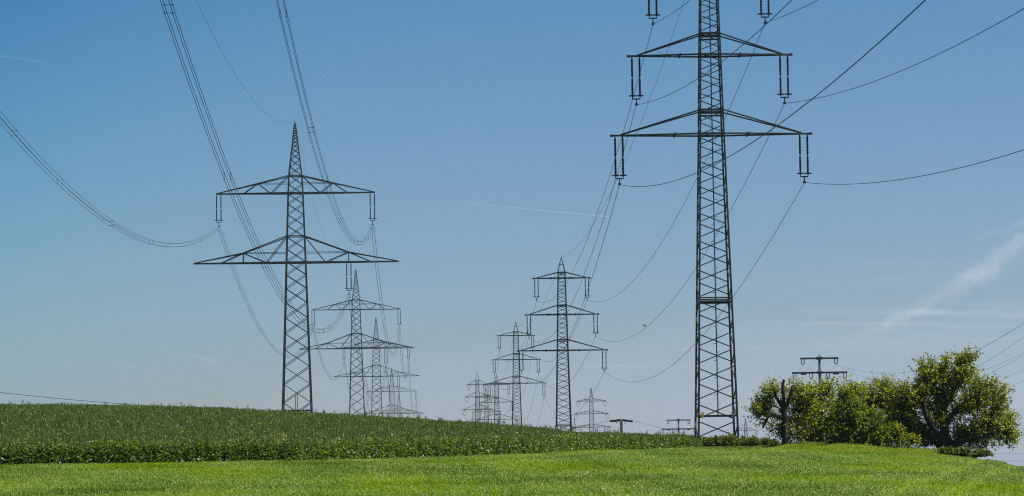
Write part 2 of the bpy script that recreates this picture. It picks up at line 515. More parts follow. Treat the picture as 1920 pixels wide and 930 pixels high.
def insulator(root, x, z, drop, sep, r, loop=None):
    """Twin long-rod insulator: fittings and yoke as the part, the two rods as its sub-parts."""
    sx = 1 if x > 0 else -1
    fit = MB(); zr0 = z - drop * .05; zr1 = z - drop * .83; zy = z - drop * .885
    fit.tube([(x - sep * .5, 0, zr1), (x - sep * .5, 0, zy), (x + sep * .5, 0, zy), (x + sep * .5, 0, zr1)], r * .7, 6)
    fit.bar((x, 0, zy), (x, 0, z - drop * .99), r)
    fit.box((x - r * 1.3, -.16, z - drop * 1.02), (x + r * 1.3, .16, z - drop * .98))
    if loop:                                     # jumper loop of a strain pylon
        pts = [(x + sx * .0 + math.sin(t * math.pi) * .0 + (t - .5) * loop, (t - .5) * .8, z - .15 - math.sin(t * math.pi) * loop * .9) for t in [i / 8 for i in range(9)]]
        fit.tube(pts, r * .8, 5)
    f = fit.build('insulator', M['steel'], root)
    for s in (-.5, .5):
        m = MB(); pts = [(x + s * sep, 0, z + .05)]; rad = [r * .5]
        n = 26
        for i in range(n + 1):                   # sheds along the rod, a metal joint in the middle
            t = i / n; zz = zr0 + (zr1 - zr0) * t
            mid = abs(t - .5) < .03
            pts.append((x + s * sep, 0, zz)); rad.append(r * (.45 if mid else (1.2 if i % 2 else .85)))
        m.tube(pts, rad, 8)
        m.box((x + s * sep - sep * .46, -sep * .2, zr1 + .0), (x + s * sep + sep * .46, sep * .2, zr1 + r * 1.2))
        m.build('rod', M['rod'], f)


def clampP(root, x, h, drop, c):
    p = Matrix.Rotation(root.rotation_euler.z, 3, 'Z') @ Vector((x, 0, h - c * .5 - drop * 1.0))
    return np.array(p) + np.array(root.location)


def peakP(root, h):
    return np.array(root.location) + np.array((0, 0, h))


# --- right line: slim three-arm pylons
R_PROF = [(0, 2.70), (21.1, 1.62), (26.55, 1.38), (33.15, 1.06)]
R_ARMS_GEO = {'lower': (21.1, 6.85, 22.75), 'middle': (26.6, 5.6, 28.05), 'upper': (32.2, 4.36, 33.1)}
R_DROP, R_CH = 3.3, .16
R_INX = {k: v[1] - .48 for k, v in R_ARMS_GEO.items()}


def r_pylon(label, loc, rz, mat, near=False):
    t = thing('lattice_pylon', label, 'pylon', loc, rz, 'slim three-armed pylons of the right line')
    arms = [dict(style='tie', h=h, half=L_, apex=ap, chord=.112 if near else .19, tie=.09 if near else .12, ins=(-R_INX[k], R_INX[k]), drop=R_DROP,
                 sep=.52, rod_r=.068, plates=True) for k, (h, L_, ap) in R_ARMS_GEO.items()]
    rings = [(h, .15) for h, _, _ in R_ARMS_GEO.values()] + [(ap, .15) for _, _, ap in R_ARMS_GEO.values()] + [(ap - .25, .1) for _, _, ap in R_ARMS_GEO.values()]
    rings += [(9.55, .12), (9.8, .08), (1.75, .1)]
    lattice(t, R_PROF, arms, dict(h=35.3, mid=True), .14 if near else .22, .075 if near else .105, .49, mat, .82, rings, xface=False)
    return t


RZ = math.atan(6.4 / 262)
R1 = r_pylon('tall slim pylon nearest on the right, foot in a bramble, top out of view', (13.82, 211, 2.07), RZ, M['steel'], True)
# climbing rail with step bolts, and the two plates on the legs
lad = MB(); lad.bar((0, -1.30, 1.75), (0, -.58, 33), .075)
for i in range(52):
    h = 2.6 + i * .58; y = -1.30 + (h - 2.0) / 31 * .72
    lad.bar((-.22 if i % 2 else .22, y - .01, h), (0, y - .01, h), .03)
lad.bar((-1.3, -1.3, 1.75), (1.3, -1.3, 1.75), .09)
lad.build('climbing_rail', M['steel'], R1)
MB().box((-1.16, -1.40, 1.6), (-.97, -1.37, 1.98)).build('warning_plate', M['yellow'], R1)
MB().box((.92, -1.42, 1.58), (1.14, -1.33, 1.98)).build('junction_box', M['grey'], R1)
rp = [R1]
for lab, px, d, base in [('second slim pylon of the right line, three arms in full view above the crop', 1057, 472, -2.2),
                         ('third slim pylon of the right line, lowest arm overlapping the second pylon', 969.5, 717, .1),
                         ('fourth slim pylon of the right line, half hidden behind the crest', 932, 990, -3.3),
                         ('small fifth slim pylon of the right line between two larger pylons', 912.5, 1180, -2.5)]:
    x = (px - 960) / F * d + .0135 * (-.075) * d * 0
    x = at(px, 800, d)[0]
    if len(rp) < 3: t = r_pylon(lab, (x, d, base), RZ, M['steel'])
    else: t = copy_tree(rp[2]); t.location = (x, d, base); t['label'] = lab
    rp.append(t)

# --- left line: broad two-arm pylons
L_PROF = [(0, 4.46), (26.4, 2.8), (36.6, 2.15), (39.15, 1.9), (46.9, .16)]
LO = dict(style='truss', h=26.4, half=15.0, apex=30.25, chord=.2, tie=.14, knee=(7.7, 27.85), drop=4.6, sep=.64, rod_r=.075,
          web=[((None, 0), (4.3, 26.4)), ((4.3, 26.4), (7.7, 27.85)), ((7.7, 27.85), (7.7, 26.4)), ((7.7, 27.85), (11.0, 26.4))], ins=(7.7,))
UP = dict(style='truss', h=36.6, half=11.6, apex=39.15, chord=.18, tie=.13, knee=(5.5, 38.05), drop=4.6, sep=.64, rod_r=.075,
          web=[((None, 0), (3.6, 36.6)), ((3.6, 36.6), (5.5, 38.05)), ((5.5, 38.05), (7.6, 36.6))], ins=(-11.25, 11.25))
LZ = math.atan(9.0 / 356)
lp = []
for lab, px, d, base, ref in [('big two-armed pylon nearest on the left, standing behind the crop crest', 557.5, 450, 5.0, 0),
                              ('second two-armed pylon of the left line, left arm tip behind the nearest pylon', 669.5, 806, 7.1, 0),
                              ('third two-armed pylon of the left line, rising between second and fourth', 706.5, 1076, 8.5, 0),
                              ('fourth two-armed pylon of the left line, lower arm just at the crest', 735, 1420, 2.4, 0),
                              ('smallest fifth pylon of the left line, only its top showing', 748.5, 1750, -.5, 0)]:
    x = at(px, 770, d)[0]
    if not lp:
        t = thing('lattice_pylon', lab, 'pylon', (x, d, base), LZ, 'broad two-armed pylons of the left line')
        rings = [(4.75, .2), (26.4, .16), (30.25, .14), (36.6, .16), (39.15, .14)]
        lattice(t, L_PROF, [LO, UP], dict(h=46.9, tip=.5), .21, .098, .66, M['steel'], 1.0, rings)
        MB().bar((.1, -1.9, 4.7), (.1, -1.9, 7.0), .09).bar((-.2, -1.9, 4.7), (-.2, -1.9, 7.0), .09).build('ladder_stub', M['steel'], t)
    else:
        t = copy_tree(lp[0]); t.location = (x, d, base); t['label'] = lab
    lp.append(t)


# --- far pylons of other lines
def far_pylon(label, px, py_top, d, base, prof_w, arms, peak_h, ratio=.9, group='small far pylons of other lines', top=None, sty='tie', loop=.9):
    x = at(px, 800, d)[0]
    t = thing('lattice_pylon', label, 'pylon', (x, d, base), 0, group)
    ar = []
    for (py, hpx, apy) in arms:
        h = zpy(px, py, d) - base; ap = zpy(px, apy, d) - base; L_ = hpx * d / F
        if sty == 'tie':
            ar.append(dict(style='tie', h=h, half=L_, apex=ap, chord=.22, tie=.14, ins=(), drop=2.4, sep=.5, rod_r=.06, inset=.3))
        else:
            ar.append(dict(style='truss', h=h, half=L_, apex=ap, chord=.2, tie=.14, knee=(L_ * .5, h + (ap - h) * .6), drop=2.4, sep=.5, rod_r=.06,
                           web=[((L_ * .5, h + (ap - h) * .6), (L_ * .28, h)), ((L_ * .5, h + (ap - h) * .6), (L_ * .75, h))], ins=()))
    ph = zpy(px, py_top, d) - base
    tp = max(a['apex'] for a in ar) if ar else ph
    pf = [(0, prof_w[0]), (tp, prof_w[1])]
    if top: pf.append((ph, .15))
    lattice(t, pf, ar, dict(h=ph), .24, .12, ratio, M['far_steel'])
    for A in ar:
        for s in (-1, 1):
            if loop:                              # strings lying in the line with a jumper loop below
                m = MB(); xt = s * A['half'] - s * .2
                m.bar((xt, 0, A['h']), (xt + s * .5, -1.6, A['h'] - .5), .14)
                m.bar((xt, 0, A['h']), (xt - s * .9, 1.6, A['h'] - .5), .14)
                m.tube([(xt + s * .5 - s * 1.4 * q, -1.6 + 3.2 * q, A['h'] - .5 - math.sin(q * math.pi) * 1.6) for q in [i / 6 for i in range(7)]], .05, 5)
                m.build('insulator', M['far_steel'], t)
            else:
                insulator(t, s * (A['half'] - .3), A['h'] - .1, 2.6, .55, .09)
    return t


F1 = far_pylon('grey far pylon with three truss arms left of the single-armed pole', 1109.5, 728, 1130, -8.5, (2.6, 1.15),
               [(801, 35, 795.5), (776, 31.5, 770), (752, 27.5, 747)], 40, top=True, sty='truss')
F4 = far_pylon('stout far pylon with three stubby arms and a spike, leftmost behind the crest', 896, 697, 1100, -5.5, (2.9, 1.05),
               [(768, 27, 758), (744, 22.5, 735.5), (720.5, 18, 712)], 40, ratio=.6)
F3 = far_pylon('tiny far pylon with one arm, between the tall pylon and the fruit trees', 1398, 784, 1500, -14, (4.0, 1.2),
               [(807, 21.5, 801)], 30, top=True, sty='truss', loop=None)
F2 = far_pylon('tiny peak of a far pylon just over the crop, beside the second right pylon', 1077.5, 785, 2000, -14, (3.0, 1.4), [(806, 14, 803)], 30, top=True)


# ------------------------------------------------------------------ cables
def curve_pts(S, Eo, sag, n=40, t1=1.0):
    t = np.linspace(0, t1, n)[:, None]
    P = S + (Eo - S) * t; P[:, 2] -= (4 * sag * t * (1 - t))[:, 0]
    return P


def cable(name, label, S, Eo, sag, r, group, n=40, cat='cable'):
    o = MB().tube([tuple(p) for p in curve_pts(np.array(S), np.array(Eo), sag, n)], r, 5).build(name, M['cable'], None, True)
    return tag(o, label, cat, group)


ORD = ['nearest', 'second', 'third', 'fourth', 'fifth']
SPAN_SAG = [6.15, 5.6, 7.5, 3.5]
OFFN = np.array([7.98, -251, -.06])
for key, (h, L_, ap) in R_ARMS_GEO.items():
    for sx, sn in ((-1, 'left'), (1, 'right')):
        cl = [clampP(p, sx * R_INX[key], h, R_DROP, R_CH) for p in rp]
        cable('power_cable', f'black cable running off overhead from the {key} {sn} insulator of the nearest right pylon', cl[0], cl[0] + OFFN, 6.87, .019,
              'cables of the right line', 60)
        for i in range(4):
            cable('power_cable', f'thin cable joining the {key} {sn} insulators of the {ORD[i]} and {ORD[i + 1]} right pylons', cl[i], cl[i + 1],
                  SPAN_SAG[i], .02 + .004 * i, 'cables of the right line')
pk = [peakP(p, 35.4) for p in rp]
for i in range(4):
    cable('earth_wire', f'thin earth wire joining the peaks of the {ORD[i]} and {ORD[i + 1]} right pylons', pk[i], pk[i + 1], SPAN_SAG[i] * .8,
          .014 + .003 * i, 'earth wires of the right line')


def bundle(label, S, Eo, sag, r, group, sp_step, n=48, spacers=True):
    L_ = np.linalg.norm(Eo - S)
    t = thing('cable_bundle', label, 'cable', S, 0, group)
    d = (Eo - S) / L_; side = np.array([d[1], -d[0], 0]); side /= np.linalg.norm(side)
    P = curve_pts(np.zeros(3), Eo - S, sag, n)
    g = .2
    for a in (-1, 1):
        for b in (-1, 1):
            Q = P + side * (a * g) + np.array((0, 0, b * g - g))
            Q[0] = side * (a * g * .9) + np.array((0, 0, b * g * .9 - g))
            MB().tube([tuple(p) for p in Q], r, 5).build('cable', M['cable'], t, True)
    if spacers:
        k = int(L_ / sp_step)
        for i in range(1, k):
            q = (i + .12 * ((i * 7) % 3 - 1)) / k
            c = curve_pts(np.zeros(3), Eo - S, sag, 2, q)[1] + np.array((0, 0, -g))
            m = MB()
            for a in (-1, 1):
                if i % 2: m.bar(tuple(c + side * a * g + np.array((0, 0, -g))), tuple(c + side * a * g + np.array((0, 0, g))), .022)
                else: m.bar(tuple(c - side * g + np.array((0, 0, a * g))), tuple(c + side * g + np.array((0, 0, a * g))), .026)
                for b in (-1, 1):
                    q_ = c + side * a * g + np.array((0, 0, b * g)); m.box(tuple(q_ - .035), tuple(q_ + .035))
            m.build('spacer', M['cable'], t)
    return t


LDROP = {'upper left': (-11.25, 36.6), 'upper right': (11.25, 36.6), 'lower right': (7.7, 26.4)}
LOFF = np.array([8.95, -370, 6.9])
L_SAG = [12.4, 9.5, 12.5, 10.0]
for key, (x, h) in LDROP.items():
    cl = [clampP(p, x, h, 4.6, .2) for p in lp]
    bundle(f'four-strand cable bundle sweeping off overhead from the {key} insulator of the nearest left pylon', cl[0], cl[0] + LOFF, 14.9, .017,
           'cable bundles of the left line', 34, 70)
    for i in range(4):
        bundle(f'thin cable bundle joining the {key} insulators of the {ORD[i]} and {ORD[i + 1]} left pylons', cl[i], cl[i + 1], L_SAG[i], .016 + .003 * i,
               'cable bundles of the left line', 45, 36, i < 2)
pk = [peakP(p, 47.3) for p in lp]
cable('earth_wire', 'thin earth wire curving off overhead from the peak of the nearest left pylon', pk[0], pk[0] + LOFF, 14.2, .014, 'earth wires of the left line', 70)
for i in range(4):
    cable('earth_wire', f'thin earth wire joining the peaks of the {ORD[i]} and {ORD[i + 1]} left pylons', pk[i], pk[i + 1], L_SAG[i] * .8, .013 + .004 * i,
          'earth wires of the left line')


# ------------------------------------------------------------------ concrete and wooden poles
def hoop(root, x, z, s):
    m = MB()
    m.tube([(x - s * .5, 0, z), (x - s * .5, 0, z - s * 1.25), (x - s * .32, 0, z - s * 1.6), (x + s * .32, 0, z - s * 1.6), (x + s * .5, 0, z - s * 1.25), (x + s * .5, 0, z)], .055, 6)
    m.bar((x, 0, z - s * 1.6), (x, 0, z - s * 2.0), .07)
    m.build('insulator', M['rod'], root)


def twin_pole(label, px, py_top, d, base, rz=0):
    x = at(px, py_top + 60, d)[0]; H = zpy(px, py_top + 2, d) - base
    t = thing('utility_pole', label, 'pole', (x, d, base), rz, 'two-armed concrete poles')
    MB().tube([(0, 0, -1), (0, 0, H * .5), (0, 0, H - .1)], [.23, .19, .15], 10).build('mast', M['pole'], t, True)
    hl = H - 1.88
    for h, half in ((H - .12, 2.35), (hl, 3.4)):
        m = MB(); m.box((-half, -.14, h - .11), (half, .14, h + .11)); m.box((-.34, -.3, h - .16), (.34, .3, h + .16))
        if half > 3:
            for s in (-1, 1): m.box((s * 2.0 - .35, -.1, h - .26), (s * 2.0 + .35, .1, h - .115))
        m.build('crossarm', M['pole'], t)
    pts = []
    for h, xs in ((H - .23, (-2.05, 2.05)), (hl - .11, (-3.1, -1.05, 1.05, 3.1))):
        for xx in xs: hoop(t, xx, h, .36); pts.append((xx, h - .72))
    m = MB(); m.tube([(math.sin(a) * .16, 0, H + .14 - math.cos(a) * .16) for a in [i * math.pi / 5 for i in range(11)]], .04, 6); m.build('earth_wire_clip', M['pole'], t)
    pts.append((0, H + .2))
    return t, pts


P1, pp1 = twin_pole('two-armed concrete pole rising behind the fruit trees', 1537.5, 668, 380, -1.2)
P2, pp2 = twin_pole('smaller two-armed concrete pole between the single-armed pole and the tall pylon', 1273, 784.5, 613, -1.6)
PN = ['upper left', 'upper right', 'outer lower left', 'inner lower left', 'inner lower right', 'outer lower right', 'topmost']
for i, ((x, h), (x2, h2)) in enumerate(zip(pp1, pp2)):
    a = np.array(P1.location) + np.array((x, 0, h)); b = np.array(P2.location) + np.array((x2, 0, h2))
    cable('power_line', f'thin {PN[i]} line from the pole behind the trees to the smaller pole', a, b, 5.5, .011, 'lines of the concrete poles')
    e = a + np.array((1.7, -182, -.2))
    cable('power_line', f'thin {PN[i]} line from the pole behind the trees to the right edge', a, e, 4.6, .009, 'lines of the concrete poles')

# single-armed wooden pole with drooping arms
d = 350; base = zpy(1165, 812, d) - 1.6
T = thing('utility_pole', 'dark single-armed pole with drooping arms standing on the crop horizon', 'pole', (at(1165, 800, d)[0], d, base))
H = zpy(1165, 787, d) - base
MB().tube([(0, 0, -.8), (0, 0, H)], [.18, .14], 8).build('mast', M['wood'], T, True)
for s in (-1, 1):
    MB().bar((s * .05, 0, H - .02), (s * 1.32, 0, H - .22 + (.06 if s < 0 else 0)), .22).bar((s * .2, -.1, H - .12), (s * .95, -.1, H - .2), .14).build('crossarm', M['wood'], T)
    m = MB()
    for q in (.45, 1.2):
        m.tube([(s * q, 0, H - .08 - .1 * q), (s * q, 0, H + .02 - .1 * q), (s * q, 0, H + .14 - .1 * q)], [.035, .06, .03], 6)
    m.build('insulator', M['rod'], T)
    MB().tube([(s * (.3 + .25 * q), -.1, H - .2 - math.sin(q * math.pi) * .28) for q in [i / 6 for i in range(7)]], .015, 4).build('jumper_wire', M['cable'], T)
tp = np.array(T.location)
cable('power_line', 'low line sagging right from the single-armed pole past the tall pylon', tp + (1.3, 0, H - .1), at(1620, 838, 520), 1.5, .016, 'lines of the single-armed pole')
cable('power_line', 'faint low line running left from the single-armed pole along the crop crest', tp + (-1.3, 0, H - .05), at(870, 792, 820), 2.2, .018, 'lines of the single-armed pole')
cable('power_line', 'lone dark line slanting down to the crop crest at the left edge', at(-140, 719, 300), at(420, 764, 520), .6, .034, None)
cable('power_line', 'higher of two faint far lines beyond the right end of the field', at(1560, 838, 900), at(2300, 851, 760), 1.0, .03, 'far lines beyond the field')
cable('power_line', 'lower of two faint far lines beyond the right end of the field', at(1560, 851, 900), at(2300, 864, 760), 1.0, .03, 'far lines beyond the field')


# ------------------------------------------------------------------ field vegetation
def px_of(x, y): return 965 + F * x / y


def smooth_noise(x, y, s, seed):
    r = np.random.default_rng(seed); v = 0
    for k in range(5):
        a = r.uniform(0, 6.28); f = r.uniform(.6, 1.6) / s; p = r.uniform(0, 6.28)
        v = v + np.sin((x * math.cos(a) + y * math.sin(a)) * f * 6.28 + p)
    return v / 3.2


def blades(x, y, z, h, w, ang, bend, rot):
    """Two-segment leaf blades: base at (x,y,z), leaning towards ang by bend, flat side turned by rot."""
    n = len(x)
    lx, ly = np.cos(ang), np.sin(ang); sx, sy = np.cos(rot), np.sin(rot)
    V = np.zeros((n, 6, 3))
    for i, (f, hh, ww) in enumerate(((0, 0, .7), (.22, .62, 1.0), (1.0, .92, .18))):
        hz = h * (hh if i < 2 else (hh - .30 * bend))
        cx = x + lx * h * bend * f; cy = y + ly * h * bend * f
        V[:, 2 * i, 0] = cx - sx * w * ww / 2; V[:, 2 * i, 1] = cy - sy * w * ww / 2; V[:, 2 * i, 2] = z + hz
        V[:, 2 * i + 1, 0] = cx + sx * w * ww / 2; V[:, 2 * i + 1, 1] = cy + sy * w * ww / 2; V[:, 2 * i + 1, 2] = z + hz
    k = np.arange(n)[:, None] * 6
    Q = np.concatenate([k + np.array([[0, 1, 3, 2]]), k + np.array([[2, 3, 5, 4]])], 1).reshape(-1, 4)
    return V.reshape(-1, 3), Q


EDGE = [(-600, 138), (0, 144), (250, 147), (550, 152), (760, 162), (1000, 175), (1150, 190), (1320, 205)]


def edge_d(px): return np.interp(px, [e[0] for e in EDGE], [e[1] for e in EDGE])


FIELD_END = [(1320, 205), (1400, 202), (1450, 192), (1520, 182), (1620, 178), (1740, 178), (1800, 182), (1860, 200), (2200, 210)]


def field_end(px):
    return np.where(px < 1320, edge_d(px), np.interp(px, [e[0] for e in FIELD_END], [e[1] for e in FIELD_END]))


def scatter(n, d0, d1, margin=6.0, power=1.0):
    """Random ground points in the visible wedge (plus a margin at each side)."""
    y = np.sqrt(rng.uniform(d0 ** 2, d1 ** 2, n))
    half = .172 * y + margin
    x = rng.uniform(-1, 1, n) * half
    return x, y


def wheat_field():
    n = 900000
    # near ground gets more blades than far ground
    y = 66 + (212 - 66) * rng.uniform(0, 1, n) ** 1.05
    x = rng.uniform(-1, 1, n) * (.172 * y + 5)
    px = px_of(x, y)
    ok = y < field_end(px) - rng.uniform(-.3, .5, n)
    # tramlines: two wheel tracks left bare, running up the slope on the right
    def track(x, y, off):
        c = 11.4 + (y - 90) * .172 + off + .5 * np.sin(y * .05)
        return np.abs(x - c)
    bare = np.minimum(track(x, y, 0), track(x, y, 1.9))
    thin = (bare < .28)
    ok &= ~(thin & (rng.uniform(0, 1, n) < .45))
    x, y, bare = x[ok], y[ok], bare[ok]; n = len(x)
    patch = smooth_noise(x, y * .45, 9, 1) + .5 * smooth_noise(x, y * .6, 3.2, 2)
    h = rng.uniform(.13, .25, n) * (1 + .10 * patch)
    w = rng.uniform(.016, .030, n) * (1 + (y - 66) / 260)
    wind = 2.4 + 1.1 * smooth_noise(x, y * .5, 12, 3)
    ang = wind + rng.normal(0, .75, n)
    bend = np.clip(rng.normal(.5, .22, n) + .2 * patch, .05, 1.15)
    bend = np.where(bare < .4, np.clip(bend + .35, 0, 1.2), bend); h = np.where(bare < .4, h * .8, h)
    rot = ang + math.pi / 2 + rng.normal(0, .55, n)
    V, Q = blades(x, y, ground(x, y) - .01, h, w, ang, bend, rot)
    var = np.clip(.45 + .10 * patch + rng.normal(0, .28, n), 0, 1)
    var = np.where(bare < .4, var + .16, var)
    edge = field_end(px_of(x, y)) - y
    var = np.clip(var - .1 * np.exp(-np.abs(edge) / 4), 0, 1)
    o = quads_obj('grass', V, Q, M['wheat'], np.repeat(var, 6))
    tag(o, 'bright green young wheat covering the field in front', 'crop', None, 'stuff')


wheat_field()


def leaf_quads(p, dirv, nrm, ln, wd, fold=.25):
    """Diamond leaves: p base (n,3), direction, normal, length, width."""
    n = len(p)
    dirv = dirv / np.linalg.norm(dirv, axis=1, keepdims=True)
    side = np.cross(dirv, nrm); side /= np.linalg.norm(side, axis=1, keepdims=True) + 1e-9
    up = np.cross(side, dirv)
    V = np.zeros((n, 4, 3)); l = ln[:, None]; w = wd[:, None]
    V[:, 0] = p
    V[:, 1] = p + dirv * l * .48 + side * w * .5 + up * w * fold
    V[:, 2] = p + dirv * l
    V[:, 3] = p + dirv * l * .48 - side * w * .5 + up * w * fold
    k = np.arange(n)[:, None] * 4
    return V.reshape(-1, 3), (k + np.array([[0, 1, 2, 3]]))


def crop_height(px): return CROP_H * np.interp(px, [900, 1150, 1260, 1330], [1.0, .95, .75, .4])


def rape_field():
    parent = None
    # the leafy front of the crop, one strip a few metres deep
    n = 12000
    px = rng.uniform(-260, 1318, n); e = edge_d(px)
    dd = rng.exponential(3.2, n)
    y = e + .15 + np.minimum(dd, 22); x = (px - 965) / F * e
    hh = crop_height(px) * rng.uniform(.8, 1.06, n)
    m = 24
    X = np.repeat(x, m) + rng.normal(0, .12, n * m); Y = np.repeat(y, m) + rng.normal(0, .12, n * m)
    f = rng.uniform(.02, .86, n * m) ** .9
    Z = ground(np.repeat(x, m), np.repeat(y, m)) + np.repeat(hh, m) * f
    a = rng.uniform(0, 6.283, n * m); el = rng.normal(.05, .5, n * m)
    dv = np.stack([np.cos(a) * np.cos(el), np.sin(a) * np.cos(el), np.sin(el)], 1)
    nr = np.stack([rng.normal(0, .9, n * m), rng.normal(0, .9, n * m), np.ones(n * m)], 1)
    ln = rng.uniform(.11, .23, n * m) * (1.15 - .6 * f); wd = ln * rng.uniform(.35, .55, n * m)
    V, Q = leaf_quads(np.stack([X, Y, Z], 1), dv, nr, ln, wd)
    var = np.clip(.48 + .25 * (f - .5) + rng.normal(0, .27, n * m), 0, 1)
    o = quads_obj('crop_leaves', V, Q, M['rape'], np.repeat(var, 4))
    # pod-bearing tops over the whole field
    N = 70000
    px = rng.uniform(-260, 1335, N); e = edge_d(px)
    far = np.interp(px, [1000, 1150, 1320], [360, 320, 245])
    u = rng.uniform(0, 1, N) ** 1.25
    y = e + .2 + (far - e) * u; x = (px - 965) / F * y
    # keep the foot of the nearest pylon clear of tall plants
    hh = crop_height(px) * (rng.uniform(.82, 1.06, N) + .05 * smooth_noise(x, y, 7, 5))
    tall = rng.uniform(0, 1, N) < .03
    hh = hh * np.where(tall, rng.uniform(1.05, 1.32, N), 1)
    z = ground(x, y)
    m = 6
    X = np.repeat(x, m) + rng.normal(0, .09, N * m); Y = np.repeat(y, m) + rng.normal(0, .09, N * m)
    H = np.repeat(hh, m); L_ = rng.uniform(.25, .6, N * m)
    Zb = np.repeat(z, m) + H - L_ * rng.uniform(.8, 1.15, N * m)
    ang = rng.uniform(0, 6.283, N * m)
    V1, Q1 = blades(X, Y, Zb, L_, np.repeat(.022 + .02 * (y - 140) / 200, m) * rng.uniform(.7, 1.4, N * m), ang, np.clip(rng.normal(.32, .2, N * m), .05, .8), rng.uniform(0, 3.14, N * m))
    pn = smooth_noise(x, y, 11, 6)
    var1 = np.clip(np.repeat(.47 + .12 * pn, m) + rng.normal(0, .27, N * m), 0, 1)
    # small leaves among the tops
    m2 = 4
    X = np.repeat(x, m2) + rng.normal(0, .13, N * m2); Y = np.repeat(y, m2) + rng.normal(0, .13, N * m2)
    Z = np.repeat(z, m2) + np.repeat(hh, m2) * rng.uniform(.55, .95, N * m2)
    a = rng.uniform(0, 6.283, N * m2); el = rng.normal(.4, .5, N * m2)
    dv = np.stack([np.cos(a) * np.cos(el), np.sin(a) * np.cos(el), np.sin(el)], 1)
    nr = np.stack([rng.normal(0, .8, N * m2), rng.normal(0, .8, N * m2), np.ones(N * m2)], 1)
    ln = rng.uniform(.07, .17, N * m2); V2, Q2 = leaf_quads(np.stack([X, Y, Z], 1), dv, nr, ln, ln * .45)
    var2 = np.clip(.4 + rng.normal(0, .2, N * m2), 0, 1)
    V = np.concatenate([V1, V2]); Q = np.concatenate([Q1, Q2 + len(V1)])
    top = quads_obj('pod_tops', V, Q, M['pods'], np.concatenate([np.repeat(var1, 6), np.repeat(var2, 4)]), None)
    # last yellow flowers
    k = 420
    idx = rng.choice(N, k, replace=False)
    mm = 9; s = rng.choice([.35, .7, 1.3], k, p=[.55, .33, .12])
    X = np.repeat(x[idx], mm) + rng.normal(0, .06, k * mm) * np.repeat(s, mm); Y = np.repeat(y[idx], mm) + rng.normal(0, .06, k * mm)
    Z = np.repeat(z[idx] + hh[idx] * 1.0, mm) + rng.normal(0, .06, k * mm) * np.repeat(s, mm)
    a = rng.uniform(0, 6.283, k * mm)
    dv = np.stack([np.cos(a), np.sin(a), rng.normal(.3, .3, k * mm)], 1); nr = np.stack([rng.normal(0, .5, k * mm), rng.normal(0, .5, k * mm), np.ones(k * mm)], 1)
    ln = rng.uniform(.04, .08, k * mm) * np.repeat(.6 + .5 * s, mm)
    V, Q = leaf_quads(np.stack([X, Y, Z], 1), dv, nr, ln, ln * .8)
    fl = quads_obj('flowers', V, Q, M['petal'], np.repeat(rng.uniform(0, 1, k * mm), 4), None)
    root = bpy.data.objects.new('rapeseed_crop', None); col.objects.link(root)
    tag(root, 'tall dark green rapeseed with few yellow flowers, rising on the left', 'crop', None, 'stuff')
    for q in (o, top, fl): q.parent = root; q['kind'] = 'stuff'


rape_field()


def verge():
    n = 130000
    px = rng.uniform(1325, 1880, n)
    d0 = field_end(px) - .6; wdt = np.interp(px, [1325, 1450, 1520, 1650, 1780, 1850, 1880], [4, 6, 19, 24, 23, 13, 7])
    y = d0 + wdt * rng.uniform(0, 1, n) ** 1.1; x = (px - 965) / F * y
    pt = smooth_noise(x, y, 4, 8)
    h = rng.uniform(.22, .62, n) * (1 + .3 * pt) * np.interp(px, [1325, 1455, 1480, 1560, 1700, 1780, 1850], [.4, .45, .8, .9, .75, .5, .4]) * np.interp((y - d0) / wdt, [0, .5, 1], [.55, .85, 1.15])
    ang = rng.uniform(0, 6.283, n)
    V, Q = blades(x, y, ground(x, y) - .02, h, rng.uniform(.012, .03, n), ang, np.clip(rng.normal(.4, .2, n), .05, .9), ang + 1.57 + rng.normal(0, .6, n))
    var = np.clip(.45 + .2 * pt + rng.normal(0, .22, n), 0, 1)
    o = quads_obj('verge_grass', V, Q, M['verge'], np.repeat(var, 6))
    tag(o, 'rough pale long grass along the foot of the trees', 'grass', None, 'stuff')


verge()


# ------------------------------------------------------------------ trees and shrubs
def spline(pts, n):
    P = np.array(pts, float); t = np.linspace(0, len(P) - 1, n); out = np.zeros((n, P.shape[1]))
    Pp = np.vstack([2 * P[0] - P[1], P, 2 * P[-1] - P[-2]])
    for i, q in enumerate(t):
        k = min(int(q), len(P) - 2); u = q - k; a, b, c, d_ = Pp[k], Pp[k + 1], Pp[k + 2], Pp[k + 3]
        out[i] = .5 * (2 * b + (c - a) * u + (2 * a - 5 * b + 4 * c - d_) * u * u + (3 * b - a - 3 * c + d_) * u ** 3)
    return out


